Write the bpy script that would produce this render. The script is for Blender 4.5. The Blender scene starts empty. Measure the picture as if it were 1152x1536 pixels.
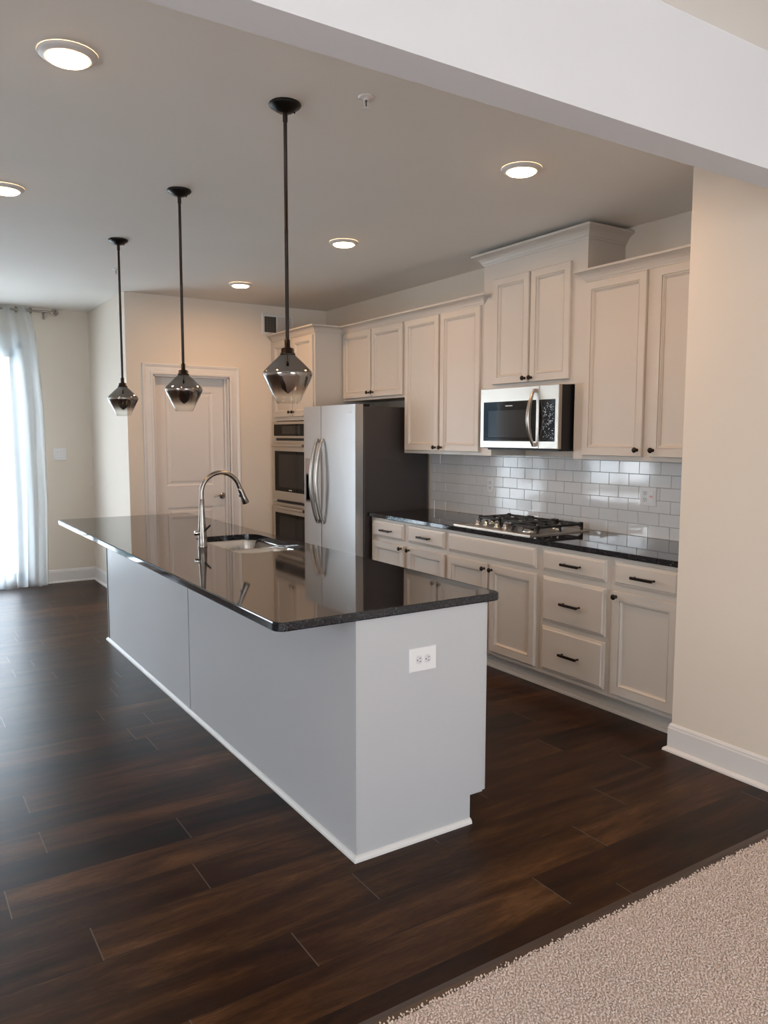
import bpy, bmesh, math, random
import numpy as np
from mathutils import Vector, Matrix
PI = math.pi
SC = bpy.context.scene
COL = SC.collection
random.seed(7)

# ------------------------------------------------------------------ camera
W0, F0, YAW, PITCH, ROLL = 1152.0, 1166.69, 0.5740, -0.0980, 0.0018
CAM = Vector((-3.8871, 0.0, 1.5253))
_f = Vector((math.sin(YAW)*math.cos(PITCH), math.cos(YAW)*math.cos(PITCH), math.sin(PITCH)))
_r = Vector((math.cos(YAW), -math.sin(YAW), 0))
_u = _r.cross(_f)
_c, _s = math.cos(ROLL), math.sin(ROLL)
R_, U_ = _c*_r + _s*_u, -_s*_r + _c*_u
cd = bpy.data.cameras.new('camera'); cam = bpy.data.objects.new('camera', cd); COL.objects.link(cam)
cd.sensor_fit = 'HORIZONTAL'; cd.sensor_width = 36; cd.lens = 36*F0/W0; cd.clip_start = 0.05; cd.clip_end = 200
M = Matrix((R_, U_, -_f)).transposed().to_4x4(); M.translation = CAM
cam.matrix_world = M
SC.camera = cam

# ------------------------------------------------------------------ exposure, world, daylight
SC.view_settings.view_transform = 'Standard'; SC.view_settings.look = 'None'
SC.view_settings.gamma = 1; SC.view_settings.use_curve_mapping = False
SC.view_settings.exposure = 1.08
WORLD_STRENGTH = 5.6
LAMP_STRENGTH = 14
LAMP_POWER = 3.7
wd = bpy.data.worlds.new('sky'); SC.world = wd; wd.use_nodes = True
nt = wd.node_tree; nt.nodes.clear()
tc = nt.nodes.new('ShaderNodeTexCoord'); sx = nt.nodes.new('ShaderNodeSeparateXYZ'); rp = nt.nodes.new('ShaderNodeValToRGB')
bg = nt.nodes.new('ShaderNodeBackground'); ow = nt.nodes.new('ShaderNodeOutputWorld')
rp.color_ramp.elements[0].position = 0.0; rp.color_ramp.elements[0].color = (0.92, 0.955, 1.0, 1)
rp.color_ramp.elements[1].position = 0.6; rp.color_ramp.elements[1].color = (0.78, 0.88, 1.0, 1)
nt.links.new(tc.outputs['Generated'], sx.inputs[0]); nt.links.new(sx.outputs['Z'], rp.inputs[0])
nt.links.new(rp.outputs[0], bg.inputs[0]); bg.inputs[1].default_value = WORLD_STRENGTH
nt.links.new(bg.outputs[0], ow.inputs[0])

# daylight enters through the window openings: each opening gets a sky portal (emits nothing itself)
def portal(name, loc, rot, w_, h_):
    l = bpy.data.lights.new(name, 'AREA'); l.shape = 'RECTANGLE'; l.size = w_; l.size_y = h_; l.energy = 1
    l.cycles.is_portal = True
    o = bpy.data.objects.new(name, l); COL.objects.link(o); o.location = loc; o.rotation_euler = rot
portal('sky_portal_rear', (-2.85, -4.66, 1.24), (PI/2, 0, 0), 2.5, 2.25)
portal('sky_portal_dining', (-6.3, 8.69, 1.5), (-PI/2, 0, 0), 1.6, 1.6)
portal('sky_portal_living', (-7.86, 0.2, 1.5), (0, -PI/2, 0), 1.6, 2.2)
portal('sky_portal_patio', (-3.66, 8.69, 1.22), (-PI/2, 0, 0), 2.02, 2.42)

# ------------------------------------------------------------------ material helpers
def mat(name, color, rough=0.5, metal=0.0, spec=0.5, emis=None, estr=0.0, coat=0.0, aniso=0.0):
    m = bpy.data.materials.new(name); m.use_nodes = True
    b = m.node_tree.nodes['Principled BSDF']
    b.inputs['Base Color'].default_value = (*color, 1); b.inputs['Roughness'].default_value = rough
    b.inputs['Metallic'].default_value = metal; b.inputs['Specular IOR Level'].default_value = spec
    b.inputs['Coat Weight'].default_value = coat; b.inputs['Anisotropic'].default_value = aniso
    if emis: b.inputs['Emission Color'].default_value = (*emis, 1); b.inputs['Emission Strength'].default_value = estr
    return m
def N(m, t, **kw):
    n = m.node_tree.nodes.new(t)
    for k, v in kw.items():
        if k in n.inputs: n.inputs[k].default_value = v
        else: setattr(n, k, v)
    return n
def L(m, a, b): m.node_tree.links.new(a, b)
def pos(m, scale=(1, 1, 1)):
    g = N(m, 'ShaderNodeNewGeometry'); mp = N(m, 'ShaderNodeMapping'); mp.inputs['Scale'].default_value = scale
    L(m, g.outputs['Position'], mp.inputs[0]); return mp.outputs[0]
def ramp(m, src, stops):
    r = N(m, 'ShaderNodeValToRGB'); L(m, src, r.inputs[0]); e = r.color_ramp.elements
    while len(e) < len(stops): e.new(0.5)
    for i, (p, c) in enumerate(stops): e[i].position = p; e[i].color = (*c, 1)
    return r.outputs[0]
def bsdf(m): return m.node_tree.nodes['Principled BSDF']
def bump(m, h, strength=0.1, dist=0.01):
    b = N(m, 'ShaderNodeBump'); b.inputs['Strength'].default_value = strength; b.inputs['Distance'].default_value = dist
    L(m, h, b.inputs['Height']); L(m, b.outputs[0], bsdf(m).inputs['Normal'])
def painted(name, color, rough=0.6, tex=350, st=0.06):
    m = mat(name, color, rough); n = N(m, 'ShaderNodeTexNoise', Scale=tex, Detail=3.0); L(m, pos(m), n.inputs['Vector'])
    bump(m, n.outputs[0], st, 0.002)
    n2 = N(m, 'ShaderNodeTexNoise', Scale=1.3, Detail=2.0); L(m, pos(m), n2.inputs['Vector'])
    L(m, ramp(m, n2.outputs[0], [(0.3, tuple(c*0.985 for c in color)), (0.7, tuple(min(1, c*1.015) for c in color))]), bsdf(m).inputs['Base Color'])
    return m

MT = {}
MT['wall'] = painted('wall_paint', (0.745, 0.665, 0.572), 0.7)
MT['ceiling'] = painted('ceiling_paint', (0.84, 0.80, 0.745), 0.85)
MT['header'] = painted('header_paint', (0.70, 0.69, 0.705), 0.8)
MT['trim'] = painted('white_trim_paint', (0.74, 0.71, 0.69), 0.38, 200, 0.02)
MT['doorpaint'] = painted('door_paint', (0.72, 0.68, 0.65), 0.42, 200, 0.02)
MT['cab'] = painted('greige_cabinet_paint', (0.595, 0.545, 0.49), 0.36, 260, 0.02)
MT['island'] = painted('island_panel_paint', (0.515, 0.515, 0.53), 0.40, 260, 0.02)
MT['seam'] = mat('dark_seam', (0.05, 0.045, 0.04), 0.8)
MT['black'] = mat('black_metal', (0.012, 0.010, 0.009), 0.38, 0.6)
MT['bronze'] = mat('oil_rubbed_bronze', (0.022, 0.015, 0.012), 0.35, 0.7)
MT['iron'] = mat('cast_iron', (0.012, 0.012, 0.012), 0.5)
MT['plastic'] = mat('white_plastic', (0.80, 0.79, 0.79), 0.3)
MT['slot'] = mat('dark_slot', (0.03, 0.03, 0.035), 0.5)
MT['red'] = mat('red_button', (0.7, 0.12, 0.08), 0.4)
MT['glassblack'] = mat('black_glass', (0.010, 0.010, 0.012), 0.05, 0, 0.4)
MT['screen'] = mat('oven_window_mesh', (0.026, 0.022, 0.020), 0.15, 0, 0.18)
MT['ovenglass'] = mat('oven_black_glass', (0.005, 0.004, 0.004), 0.06, 0, 0.10)
MT['chrome'] = mat('chrome', (0.75, 0.74, 0.72), 0.12, 1.0)
MT['nickel'] = mat('brushed_nickel', (0.42, 0.39, 0.36), 0.27, 1.0)
MT['faucet'] = mat('darker_brushed_nickel', (0.30, 0.27, 0.245), 0.25, 1.0)
MT['fridge_side'] = mat('dark_grey_fridge_side', (0.055, 0.048, 0.048), 0.42, 0.2)
MT['mark'] = mat('pale_marking', (0.75, 0.78, 0.82), 0.4)
MT['mwside'] = mat('microwave_black_side', (0.006, 0.006, 0.008), 0.4)
MT['lens'] = mat('lamp_diffuser', (1, 0.9, 0.8), 0.5, emis=(1.0, 0.64, 0.36), estr=LAMP_STRENGTH)
MT['filament'] = mat('unlit_filament', (0.10, 0.05, 0.02), 0.4, 0.5)
def keypad_mat(name, col, sc, th):
    m = mat(name, (.01, .01, .012), .08, 0, .3)
    v = N(m, 'ShaderNodeTexVoronoi', Scale=float(sc)); L(m, pos(m, (1, 1, .8)), v.inputs['Vector'])
    n = N(m, 'ShaderNodeTexNoise', Scale=22.0); L(m, pos(m), n.inputs['Vector'])
    a = N(m, 'ShaderNodeMath', operation='LESS_THAN'); L(m, v.outputs['Distance'], a.inputs[0])
    b = N(m, 'ShaderNodeMath', operation='MULTIPLY'); L(m, n.outputs[0], b.inputs[0]); b.inputs[1].default_value = th*2.6; L(m, b.outputs[0], a.inputs[1])
    x = N(m, 'ShaderNodeMixRGB'); L(m, a.outputs[0], x.inputs[0]); x.inputs[1].default_value = (.01, .01, .012, 1); x.inputs[2].default_value = (*col, 1)
    L(m, x.outputs[0], bsdf(m).inputs['Base Color']); return m
def stainless(name, color, rough, stretch=(400, 400, 3), var=0.12):
    m = mat(name, color, rough, 1.0)
    n = N(m, 'ShaderNodeTexNoise', Scale=1.0, Detail=3.0); L(m, pos(m, stretch), n.inputs['Vector'])
    L(m, ramp(m, n.outputs[0], [(0.25, (rough-var/2,)*3), (0.75, (rough+var/2,)*3)]), bsdf(m).inputs['Roughness'])
    bump(m, n.outputs[0], 0.05, 0.001)
    return m
MT['steel'] = stainless('brushed_steel_vertical', (0.52, 0.515, 0.51), 0.36)
MT['steel_h'] = stainless('brushed_steel_horizontal', (0.56, 0.52, 0.47), 0.34, (3, 3, 400))
MT['sinksteel'] = stainless('sink_steel', (0.48, 0.45, 0.42), 0.20, (60, 3, 60))

def granite():
    m = mat('dark_granite', (0.02, 0.02, 0.022), 0.045, 0, 0.62)
    p = pos(m, (1, 1, 1))
    n = N(m, 'ShaderNodeTexNoise', Scale=120.0, Detail=6.0, Roughness=0.75); L(m, p, n.inputs['Vector'])
    v = N(m, 'ShaderNodeTexVoronoi', Scale=230.0); L(m, p, v.inputs['Vector'])
    c1 = ramp(m, n.outputs[0], [(0.40, (0.004, 0.004, 0.005)), (0.54, (0.010, 0.011, 0.015)), (0.65, (0.035, 0.045, 0.068)), (0.80, (0.15, 0.17, 0.22))])
    c2 = ramp(m, v.outputs['Color'], [(0.70, (0, 0, 0)), (0.92, (0.05, 0.055, 0.065))])
    mx = N(m, 'ShaderNodeMixRGB', blend_type='ADD'); mx.inputs[0].default_value = 1
    L(m, c1, mx.inputs[1]); L(m, c2, mx.inputs[2]); L(m, mx.outputs[0], bsdf(m).inputs['Base Color'])
    w = N(m, 'ShaderNodeTexNoise', Scale=1.0, Detail=2.0); L(m, pos(m, (9, 60, 9)), w.inputs['Vector'])
    bump(m, w.outputs[0], 0.012, 0.002)
    return m
MT['granite'] = granite()

def planks():
    m = mat('dark_wood_planks', (0.08, 0.045, 0.03), 0.36, 0, 0.14)
    W, Ln = 0.18, 1.22
    g = N(m, 'ShaderNodeNewGeometry'); s = N(m, 'ShaderNodeSeparateXYZ'); L(m, g.outputs['Position'], s.inputs[0])
    def ma(op, a, b=None, c=None):
        n = N(m, 'ShaderNodeMath', operation=op)
        for i, q in enumerate((a, b, c)):
            if q is None: continue
            if isinstance(q, (int, float)): n.inputs[i].default_value = q
            else: L(m, q, n.inputs[i])
        return n.outputs[0]
    yr = ma('DIVIDE', ma('ADD', s.outputs['Y'], 0.11), W); row = ma('FLOOR', yr); fy = ma('SUBTRACT', yr, row)
    wn = N(m, 'ShaderNodeTexWhiteNoise', noise_dimensions='1D'); L(m, row, wn.inputs['W'])
    xr = ma('ADD', ma('DIVIDE', s.outputs['X'], Ln), wn.outputs['Value']); colm = ma('FLOOR', xr); fx = ma('SUBTRACT', xr, colm)
    cb = N(m, 'ShaderNodeCombineXYZ'); L(m, row, cb.inputs[0]); L(m, colm, cb.inputs[1])
    w2 = N(m, 'ShaderNodeTexWhiteNoise', noise_dimensions='3D'); L(m, cb.outputs[0], w2.inputs['Vector'])
    # grain, offset for every board
    off = N(m, 'ShaderNodeVectorMath', operation='SCALE'); L(m, w2.outputs['Color'], off.inputs[0]); off.inputs['Scale'].default_value = 37.0
    mp = N(m, 'ShaderNodeMapping'); mp.inputs['Scale'].default_value = (1.6, 11, 1); L(m, g.outputs['Position'], mp.inputs[0])
    ad = N(m, 'ShaderNodeVectorMath', operation='ADD'); L(m, mp.outputs[0], ad.inputs[0]); L(m, off.outputs[0], ad.inputs[1])
    n1 = N(m, 'ShaderNodeTexNoise', Scale=1.0, Detail=7.0, Roughness=0.62, Distortion=0.6); L(m, ad.outputs[0], n1.inputs['Vector'])
    mp2 = N(m, 'ShaderNodeMapping'); mp2.inputs['Scale'].default_value = (14, 95, 1); L(m, g.outputs['Position'], mp2.inputs[0])
    n2 = N(m, 'ShaderNodeTexNoise', Scale=1.0, Detail=6.0, Roughness=0.75, Distortion=0.8); L(m, mp2.outputs[0], n2.inputs['Vector'])
    t = ma('ADD', ma('MULTIPLY', n1.outputs[0], 0.68), ma('ADD', ma('MULTIPLY', n2.outputs[0], 0.34), ma('MULTIPLY', ma('SUBTRACT', w2.outputs['Value'], 0.5), 0.20)))
    c = ramp(m, t, [(0.33, (0.006, 0.003, 0.002)), (0.44, (0.018, 0.007, 0.0035)), (0.54, (0.032, 0.0125, 0.0047)), (0.64, (0.064, 0.0275, 0.010)), (0.80, (0.155, 0.077, 0.032))])
    # joints
    jy = ma('LESS_THAN', ma('MINIMUM', fy, ma('SUBTRACT', 1.0, fy)), 0.008)
    jx = ma('LESS_THAN', ma('MINIMUM', fx, ma('SUBTRACT', 1.0, fx)), 0.0016)
    mj = N(m, 'ShaderNodeMixRGB'); L(m, jy, mj.inputs[0]); L(m, c, mj.inputs[1]); mj.inputs[2].default_value = (0.012, 0.007, 0.005, 1)
    mk = N(m, 'ShaderNodeMixRGB'); L(m, jx, mk.inputs[0]); L(m, mj.outputs[0], mk.inputs[1]); mk.inputs[2].default_value = (0.11, 0.08, 0.065, 1)
    L(m, mk.outputs[0], bsdf(m).inputs['Base Color'])
    L(m, ramp(m, n2.outputs[0], [(0.3, (0.27,)*3), (0.7, (0.40,)*3)]), bsdf(m).inputs['Roughness'])
    h = ma('SUBTRACT', ma('MULTIPLY', n2.outputs[0], 0.4), jy)
    bump(m, h, 0.22, 0.0025)
    return m
MT['planks'] = planks()

def carpetmat():
    m = mat('beige_carpet_pile', (0.40, 0.32, 0.28), 0.95, 0, 0.1)
    n = N(m, 'ShaderNodeTexNoise', Scale=260.0, Detail=4.0, Roughness=0.7); L(m, pos(m), n.inputs['Vector'])
    L(m, ramp(m, n.outputs[0], [(0.30, (0.56, 0.455, 0.40)), (0.55, (0.72, 0.60, 0.54)), (0.75, (0.82, 0.71, 0.65))]), bsdf(m).inputs['Base Color'])
    bsdf(m).inputs['Sheen Weight'].default_value = 0.3
    return m
MT['carpet'] = carpetmat()
MT['strip'] = mat('wood_transition_strip', (0.055, 0.034, 0.025), 0.4)
MT['tile'] = mat('glazed_white_tile', (0.76, 0.755, 0.75), 0.07, 0, 0.65)
tn = N(MT['tile'], 'ShaderNodeTexNoise', Scale=14.0, Detail=1.0); L(MT['tile'], pos(MT['tile']), tn.inputs['Vector']); bump(MT['tile'], tn.outputs[0], 0.05, 0.004)
MT['grout'] = mat('pale_grout', (0.34, 0.34, 0.35), 0.9)
MT['mark_blue'] = mat('keypad_print', (0.45, 0.60, 0.75), 0.4)

def schlick(t):
    lw = t.nodes.new('ShaderNodeLayerWeight'); lw.inputs[0].default_value = .5
    p = t.nodes.new('ShaderNodeMath'); p.operation = 'POWER'; t.links.new(lw.outputs['Facing'], p.inputs[0]); p.inputs[1].default_value = 4.0
    q = t.nodes.new('ShaderNodeMath'); q.operation = 'MULTIPLY_ADD'; t.links.new(p.outputs[0], q.inputs[0]); q.inputs[1].default_value = .9; q.inputs[2].default_value = .04
    return q
def glassmat(name, color, rough=0.0, mixt=0.0):
    m = bpy.data.materials.new(name); m.use_nodes = True; t = m.node_tree; t.nodes.clear()
    o = t.nodes.new('ShaderNodeOutputMaterial'); tr = t.nodes.new('ShaderNodeBsdfTransparent'); gl = t.nodes.new('ShaderNodeBsdfGlossy')
    fr = schlick(t); mx = t.nodes.new('ShaderNodeMixShader')
    tr.inputs[0].default_value = (*color, 1); gl.inputs['Roughness'].default_value = rough
    t.links.new(fr.outputs[0], mx.inputs[0]); t.links.new(tr.outputs[0], mx.inputs[1]); t.links.new(gl.outputs[0], mx.inputs[2]); t.links.new(mx.outputs[0], o.inputs[0])
    return m
MT['pane'] = glassmat('window_glass', (0.97, 0.99, 1.0), 0.0)
MT['bulbglass'] = glassmat('smoked_bulb_glass', (0.30, 0.26, 0.25), 0.02)
def shademat():
    # metallised glass: smoky mirror at the top fading to clear glass at the rim (object Z)
    m = bpy.data.materials.new('ombre_smoked_glass'); m.use_nodes = True; t = m.node_tree; t.nodes.clear()
    o = t.nodes.new('ShaderNodeOutputMaterial'); tcd = t.nodes.new('ShaderNodeTexCoord'); s = t.nodes.new('ShaderNodeSeparateXYZ')
    t.links.new(tcd.outputs['Object'], s.inputs[0])
    mr = t.nodes.new('ShaderNodeMapRange'); mr.inputs[1].default_value = 0.030; mr.inputs[2].default_value = 0.090
    t.links.new(s.outputs['Z'], mr.inputs[0])
    rr = t.nodes.new('ShaderNodeValToRGB'); e = rr.color_ramp.elements
    e[0].position = 0; e[0].color = (0.97, 0.97, 0.96, 1); e[1].position = 1; e[1].color = (0.52, 0.49, 0.47, 1)
    t.links.new(mr.outputs[0], rr.inputs[0])
    tr = t.nodes.new('ShaderNodeBsdfTransparent'); t.links.new(rr.outputs[0], tr.inputs[0])
    gl = t.nodes.new('ShaderNodeBsdfGlossy'); gl.inputs['Roughness'].default_value = 0.03; gl.inputs[0].default_value = (0.78, 0.75, 0.72, 1)
    fr = schlick(t)
    r2 = t.nodes.new('ShaderNodeValToRGB'); e = r2.color_ramp.elements
    e[0].position = 0; e[0].color = (0, 0, 0, 1); e[1].position = 1; e[1].color = (0.34, 0.34, 0.34, 1)
    t.links.new(mr.outputs[0], r2.inputs[0])
    a = t.nodes.new('ShaderNodeMath'); a.operation = 'MAXIMUM'; t.links.new(fr.outputs[0], a.inputs[0]); t.links.new(r2.outputs[0], a.inputs[1])
    mx = t.nodes.new('ShaderNodeMixShader'); t.links.new(a.outputs[0], mx.inputs[0]); t.links.new(tr.outputs[0], mx.inputs[1]); t.links.new(gl.outputs[0], mx.inputs[2])
    t.links.new(mx.outputs[0], o.inputs[0]); return m
MT['shade'] = shademat()
def sheer():
    m = bpy.data.materials.new('sheer_white_voile'); m.use_nodes = True; t = m.node_tree; t.nodes.clear()
    o = t.nodes.new('ShaderNodeOutputMaterial'); tr = t.nodes.new('ShaderNodeBsdfTransparent'); tl = t.nodes.new('ShaderNodeBsdfTranslucent'); df = t.nodes.new('ShaderNodeBsdfDiffuse')
    tl.inputs[0].default_value = (0.86, 0.95, 1.0, 1); df.inputs[0].default_value = (0.85, 0.87, 0.88, 1)
    m1 = t.nodes.new('ShaderNodeMixShader'); m1.inputs[0].default_value = 0.12
    t.links.new(tl.outputs[0], m1.inputs[1]); t.links.new(df.outputs[0], m1.inputs[2])
    m2 = t.nodes.new('ShaderNodeMixShader'); m2.inputs[0].default_value = 0.50
    t.links.new(tr.outputs[0], m2.inputs[1]); t.links.new(m1.outputs[0], m2.inputs[2]); t.links.new(m2.outputs[0], o.inputs[0]); return m
MT['sheer'] = sheer()
MT['siding'] = mat('pale_siding', (0.85, 0.86, 0.86), 0.8)
MT['roof'] = mat('blue_grey_roof', (0.050, 0.078, 0.095), 0.9, 0, 0.0)
MT['outglass'] = mat('pale_house_window', (0.07, 0.09, 0.088), 0.8, 0, 0.0)
MT['ground'] = mat('pale_ground', (0.75, 0.76, 0.74), 0.9)
MT['vent_shade'] = mat('vent_opening_shade', (0.05, 0.045, 0.04), 0.8)

# ------------------------------------------------------------------ mesh builder
class MB:
    def __init__(s): s.v = []; s.f = []; s.m = []; s.sm = []
    def add(s, vs, fs, mi=0, smooth=False):
        o = len(s.v); s.v += [tuple(v) for v in vs]
        for f in fs: s.f.append([i+o for i in f]); s.m.append(mi); s.sm.append(smooth)
        return s
    def box(s, x0, x1, y0, y1, z0, z1, b=0.0, mi=0):
        if b <= 0:
            vs = [(x, y, z) for x in (x0, x1) for y in (y0, y1) for z in (z0, z1)]
            return s.add(vs, [(0, 1, 3, 2), (4, 6, 7, 5), (0, 4, 5, 1), (2, 3, 7, 6), (0, 2, 6, 4), (1, 5, 7, 3)], mi)
        bm = bmesh.new(); bmesh.ops.create_cube(bm, size=1)
        for v in bm.verts:
            v.co = Vector(((x0+x1)/2+v.co.x*(x1-x0), (y0+y1)/2+v.co.y*(y1-y0), (z0+z1)/2+v.co.z*(z1-z0)))
        bmesh.ops.bevel(bm, geom=bm.edges[:], offset=b, segments=2, affect='EDGES', profile=0.5)
        bm.verts.index_update()
        s.add([v.co[:] for v in bm.verts], [[v.index for v in f.verts] for f in bm.faces], mi); bm.free(); return s
    def lathe(s, prof, c=(0, 0, 0), axis='z', n=40, mi=0, smooth=True, cap=True):
        # prof: list of (radius, height)
        vs = []; fs = []
        for r, h in prof:
            for k in range(n):
                a = 2*PI*k/n; p = (r*math.cos(a), r*math.sin(a), h)
                if axis == 'x': p = (p[2], p[0], p[1])
                if axis == 'y': p = (p[0], p[2], p[1])
                vs.append((p[0]+c[0], p[1]+c[1], p[2]+c[2]))
        for i in range(len(prof)-1):
            for k in range(n): fs.append((i*n+k, i*n+(k+1) % n, (i+1)*n+(k+1) % n, (i+1)*n+k))
        s.add(vs, fs, mi, smooth)
        if cap:
            for i in (0, len(prof)-1):
                if prof[i][0] > 1e-5:
                    o = len(s.v); s.v += vs[i*n:(i+1)*n]; s.f.append(list(range(o, o+n))); s.m.append(mi); s.sm.append(False)
        return s
    def tube(s, pts, rad, n=14, mi=0, flat=None):
        pts = [Vector(p) for p in pts]; rads = rad if isinstance(rad, (list, tuple)) else [rad]*len(pts)
        vs = []; prev = None
        for i, p in enumerate(pts):
            t = (pts[min(i+1, len(pts)-1)]-pts[max(i-1, 0)]).normalized()
            if prev is None:
                a = Vector((0, 0, 1)) if abs(t.z) < 0.9 else Vector((1, 0, 0)); u = t.cross(a).normalized()
            else: u = (prev - t*prev.dot(t)).normalized()
            w = t.cross(u); prev = u
            for k in range(n):
                a = 2*PI*k/n; vs.append(p+u*(math.cos(a)*rads[i])+w*(math.sin(a)*rads[i]*(flat or 1)))
        fs = [(i*n+k, i*n+(k+1) % n, (i+1)*n+(k+1) % n, (i+1)*n+k) for i in range(len(pts)-1) for k in range(n)]
        s.add(vs, fs, mi, True); s.add(vs[:n], [list(range(n))], mi); s.add(vs[-n:], [list(range(n))], mi); return s
    def rings(s, a0, a1, b0, b1, prof, mp, back=True, mi=0, shades=None):
        # nested rectangles: prof = [(inset, depth)], mp(a, b, d) -> world; last ring is filled
        vs = []; fs = []
        for (ins, d) in prof:
            for (a, b) in ((a0+ins, b0+ins), (a1-ins, b0+ins), (a1-ins, b1-ins), (a0+ins, b1-ins)): vs.append(mp(a, b, d))
        for i in range(len(prof)-1):
            for k in range(4): fs.append((i*4+k, i*4+(k+1) % 4, (i+1)*4+(k+1) % 4, (i+1)*4+k))
        fs.append([(len(prof)-1)*4+k for k in range(4)])
        if back: fs.append([3, 2, 1, 0])
        return s.add(vs, fs, mi)
    def sweep(s, prof, path, side=1, mi=0, z=0.0, smooth=False, mp=None):
        # prof (out, up) closed polygon; path [(x, y)]; mitred corners; mp maps (px, py, up) -> world
        P = [Vector(p) for p in path]; n = len(prof); vs = []
        for i, p in enumerate(P):
            def nrm(a, b):
                d = (b-a).normalized(); return Vector((-d.y, d.x))*side
            if i == 0: m_ = nrm(P[0], P[1])
            elif i == len(P)-1: m_ = nrm(P[-2], P[-1])
            else:
                n1, n2 = nrm(P[i-1], p), nrm(p, P[i+1]); m_ = (n1+n2)/(1+n1.dot(n2))
            for (o, u) in prof:
                q = p+m_*o; vs.append((q.x, q.y, z+u) if mp is None else mp(q.x, q.y, u))
        fs = [(i*n+k, i*n+(k+1) % n, (i+1)*n+(k+1) % n, (i+1)*n+k) for i in range(len(P)-1) for k in range(n)]
        s.add(vs, fs, mi, smooth); s.add(vs[:n], [list(range(n))], mi); s.add(vs[-n:], [list(range(n))[::-1]], mi); return s
    def prism(s, poly, z0, z1, mi=0):
        n = len(poly); vs = [(x, y, z0) for x, y in poly]+[(x, y, z1) for x, y in poly]
        return s.add(vs, [(k, (k+1) % n, n+(k+1) % n, n+k) for k in range(n)]+[list(range(n))[::-1], list(range(n, 2*n))], mi)
    def build(s, name, mats, parent=None, origin=None, autosmooth=True):
        me = bpy.data.meshes.new(name)
        o3 = Vector(origin) if origin is not None else Vector((0, 0, 0))
        bm = bmesh.new(); vv = [bm.verts.new(Vector(v)-o3) for v in s.v]; bm.verts.ensure_lookup_table()
        for f, mi, sm in zip(s.f, s.m, s.sm):
            try: q = bm.faces.new([vv[i] for i in f])
            except ValueError: continue
            q.material_index = mi; q.smooth = sm
        bmesh.ops.recalc_face_normals(bm, faces=bm.faces[:])
        bm.to_mesh(me); bm.free()
        for m in (mats if isinstance(mats, (list, tuple)) else [mats]): me.materials.append(MT[m] if isinstance(m, str) else m)
        o = bpy.data.objects.new(name, me); COL.objects.link(o); o.location = o3
        if parent is not None:
            o.parent = parent; o.location = o3 - world_loc(parent)
        return o
def world_loc(o):
    l = Vector(o.location)
    while o.parent is not None: o = o.parent; l = l+Vector(o.location)
    return l
def tag(o, label, cat, group=None, kind=None):
    o['label'] = label; o['category'] = cat
    if group: o['group'] = group
    if kind: o['kind'] = kind
    return o
def thing(name, label, cat, loc, group=None):
    o = bpy.data.objects.new(name, None); COL.objects.link(o); o.location = loc; o.empty_display_size = 0.05
    return tag(o, label, cat, group)
def struct(o, label=None):
    o['kind'] = 'structure'
    if label: o['label'] = label
    return o
def copy_tree(o, parent=None, delta=None):
    c = o.copy(); COL.objects.link(c)
    if parent is not None: c.parent = parent
    if delta is not None: c.location = Vector(o.location)+Vector(delta)
    for ch in [q for q in bpy.data.objects if q.parent == o and q is not c]: copy_tree(ch, c)
    return c

# ------------------------------------------------------------------ key dimensions
H = 2.781                      # ceiling
XL, XR = -7.7, 0.0             # left wall, kitchen run wall
YN, YB, YF = -4.5, 7.105, 8.53 # wall behind camera, wall with the closet door, far wall with patio door
XJ = -2.017                    # face of the closet block
XS, YS = -0.72, 2.316          # near right wall block
T = 0.14

# floor
struct(MB().box(XL-T, XR+T, 1.575, YF+T, -0.10, 0.0).build('floor', 'planks'), 'dark brown wood plank floor')
struct(MB().box(XL-T, XR+T, YN-T, 1.575, -0.10, -0.004).build('floor_living_room', 'ground'), 'floor beneath the carpet')
struct(MB().box(XL-T, XR+T, YN-T, YF+T, H, H+0.1).build('ceiling', 'ceiling'), 'grey-white painted ceiling')
# walls
struct(MB().box(XR, XR+T, YS, YB+T, 0, H).build('wall_right', 'wall'), 'cream wall behind the kitchen cabinets')
struct(MB().box(XS, XR+T, YN-T, YS, 0, H).build('wall_right_near', 'wall'), 'cream wall block in front of the cabinet run')
DX0, DX1, DZ = -1.777, -1.059, 2.07    # closet door opening
w = MB()
w.box(XJ, DX0, YB, YB+T, 0, H).box(DX1, XR, YB, YB+T, 0, H).box(DX0, DX1, YB, YB+T, DZ, H).box(DX0, DX1, YB+T+0.3, YB+T+0.32, 0, DZ+.1)
struct(w.build('wall_back', 'wall'), 'cream wall with the panelled door')
struct(MB().box(XJ, XJ+T, YB+T, YF, 0, H).build('wall_return', 'wall'), 'short cream wall turning toward the patio door')
PX0, PX1, PZ0, PZ1 = -4.66, -2.655, 0.02, 2.43   # patio door opening
w = MB().box(XL-T, -7.1, YF, YF+T, 0, H).box(-5.5, PX0, YF, YF+T, 0, H).box(-7.1, -5.5, YF, YF+T, 0, .7).box(-7.1, -5.5, YF, YF+T, 2.3, H).box(PX1, XJ+T, YF, YF+T, 0, H).box(PX0, PX1, YF, YF+T, PZ1, H)
struct(w.build('wall_far', 'wall'), 'pale wall around the patio door')
def holed_x(name, x, y0, y1, holes, label):
    w = MB(); ys = y0
    for (a, b, z0, z1) in holes:
        w.box(x-T, x, ys, a, 0, H).box(x-T, x, a, b, 0, z0).box(x-T, x, a, b, z1, H); ys = b
    w.box(x-T, x, ys, y1, 0, H); return struct(w.build(name, 'wall'), label)
holed_x('wall_left', XL, YN-T, YF+T, [(-0.9, 1.3, 0.7, 2.3)], 'cream wall along the dining side')
w = MB().box(XL, -4.1, YN-T, YN, 0, H).box(-1.6, XS, YN-T, YN, 0, H).box(-4.1, -1.6, YN-T, YN, 0, 0.13).box(-4.1, -1.6, YN-T, YN, 2.35, H)
struct(w.build('wall_near', 'wall'), 'wall behind the viewer')
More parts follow.
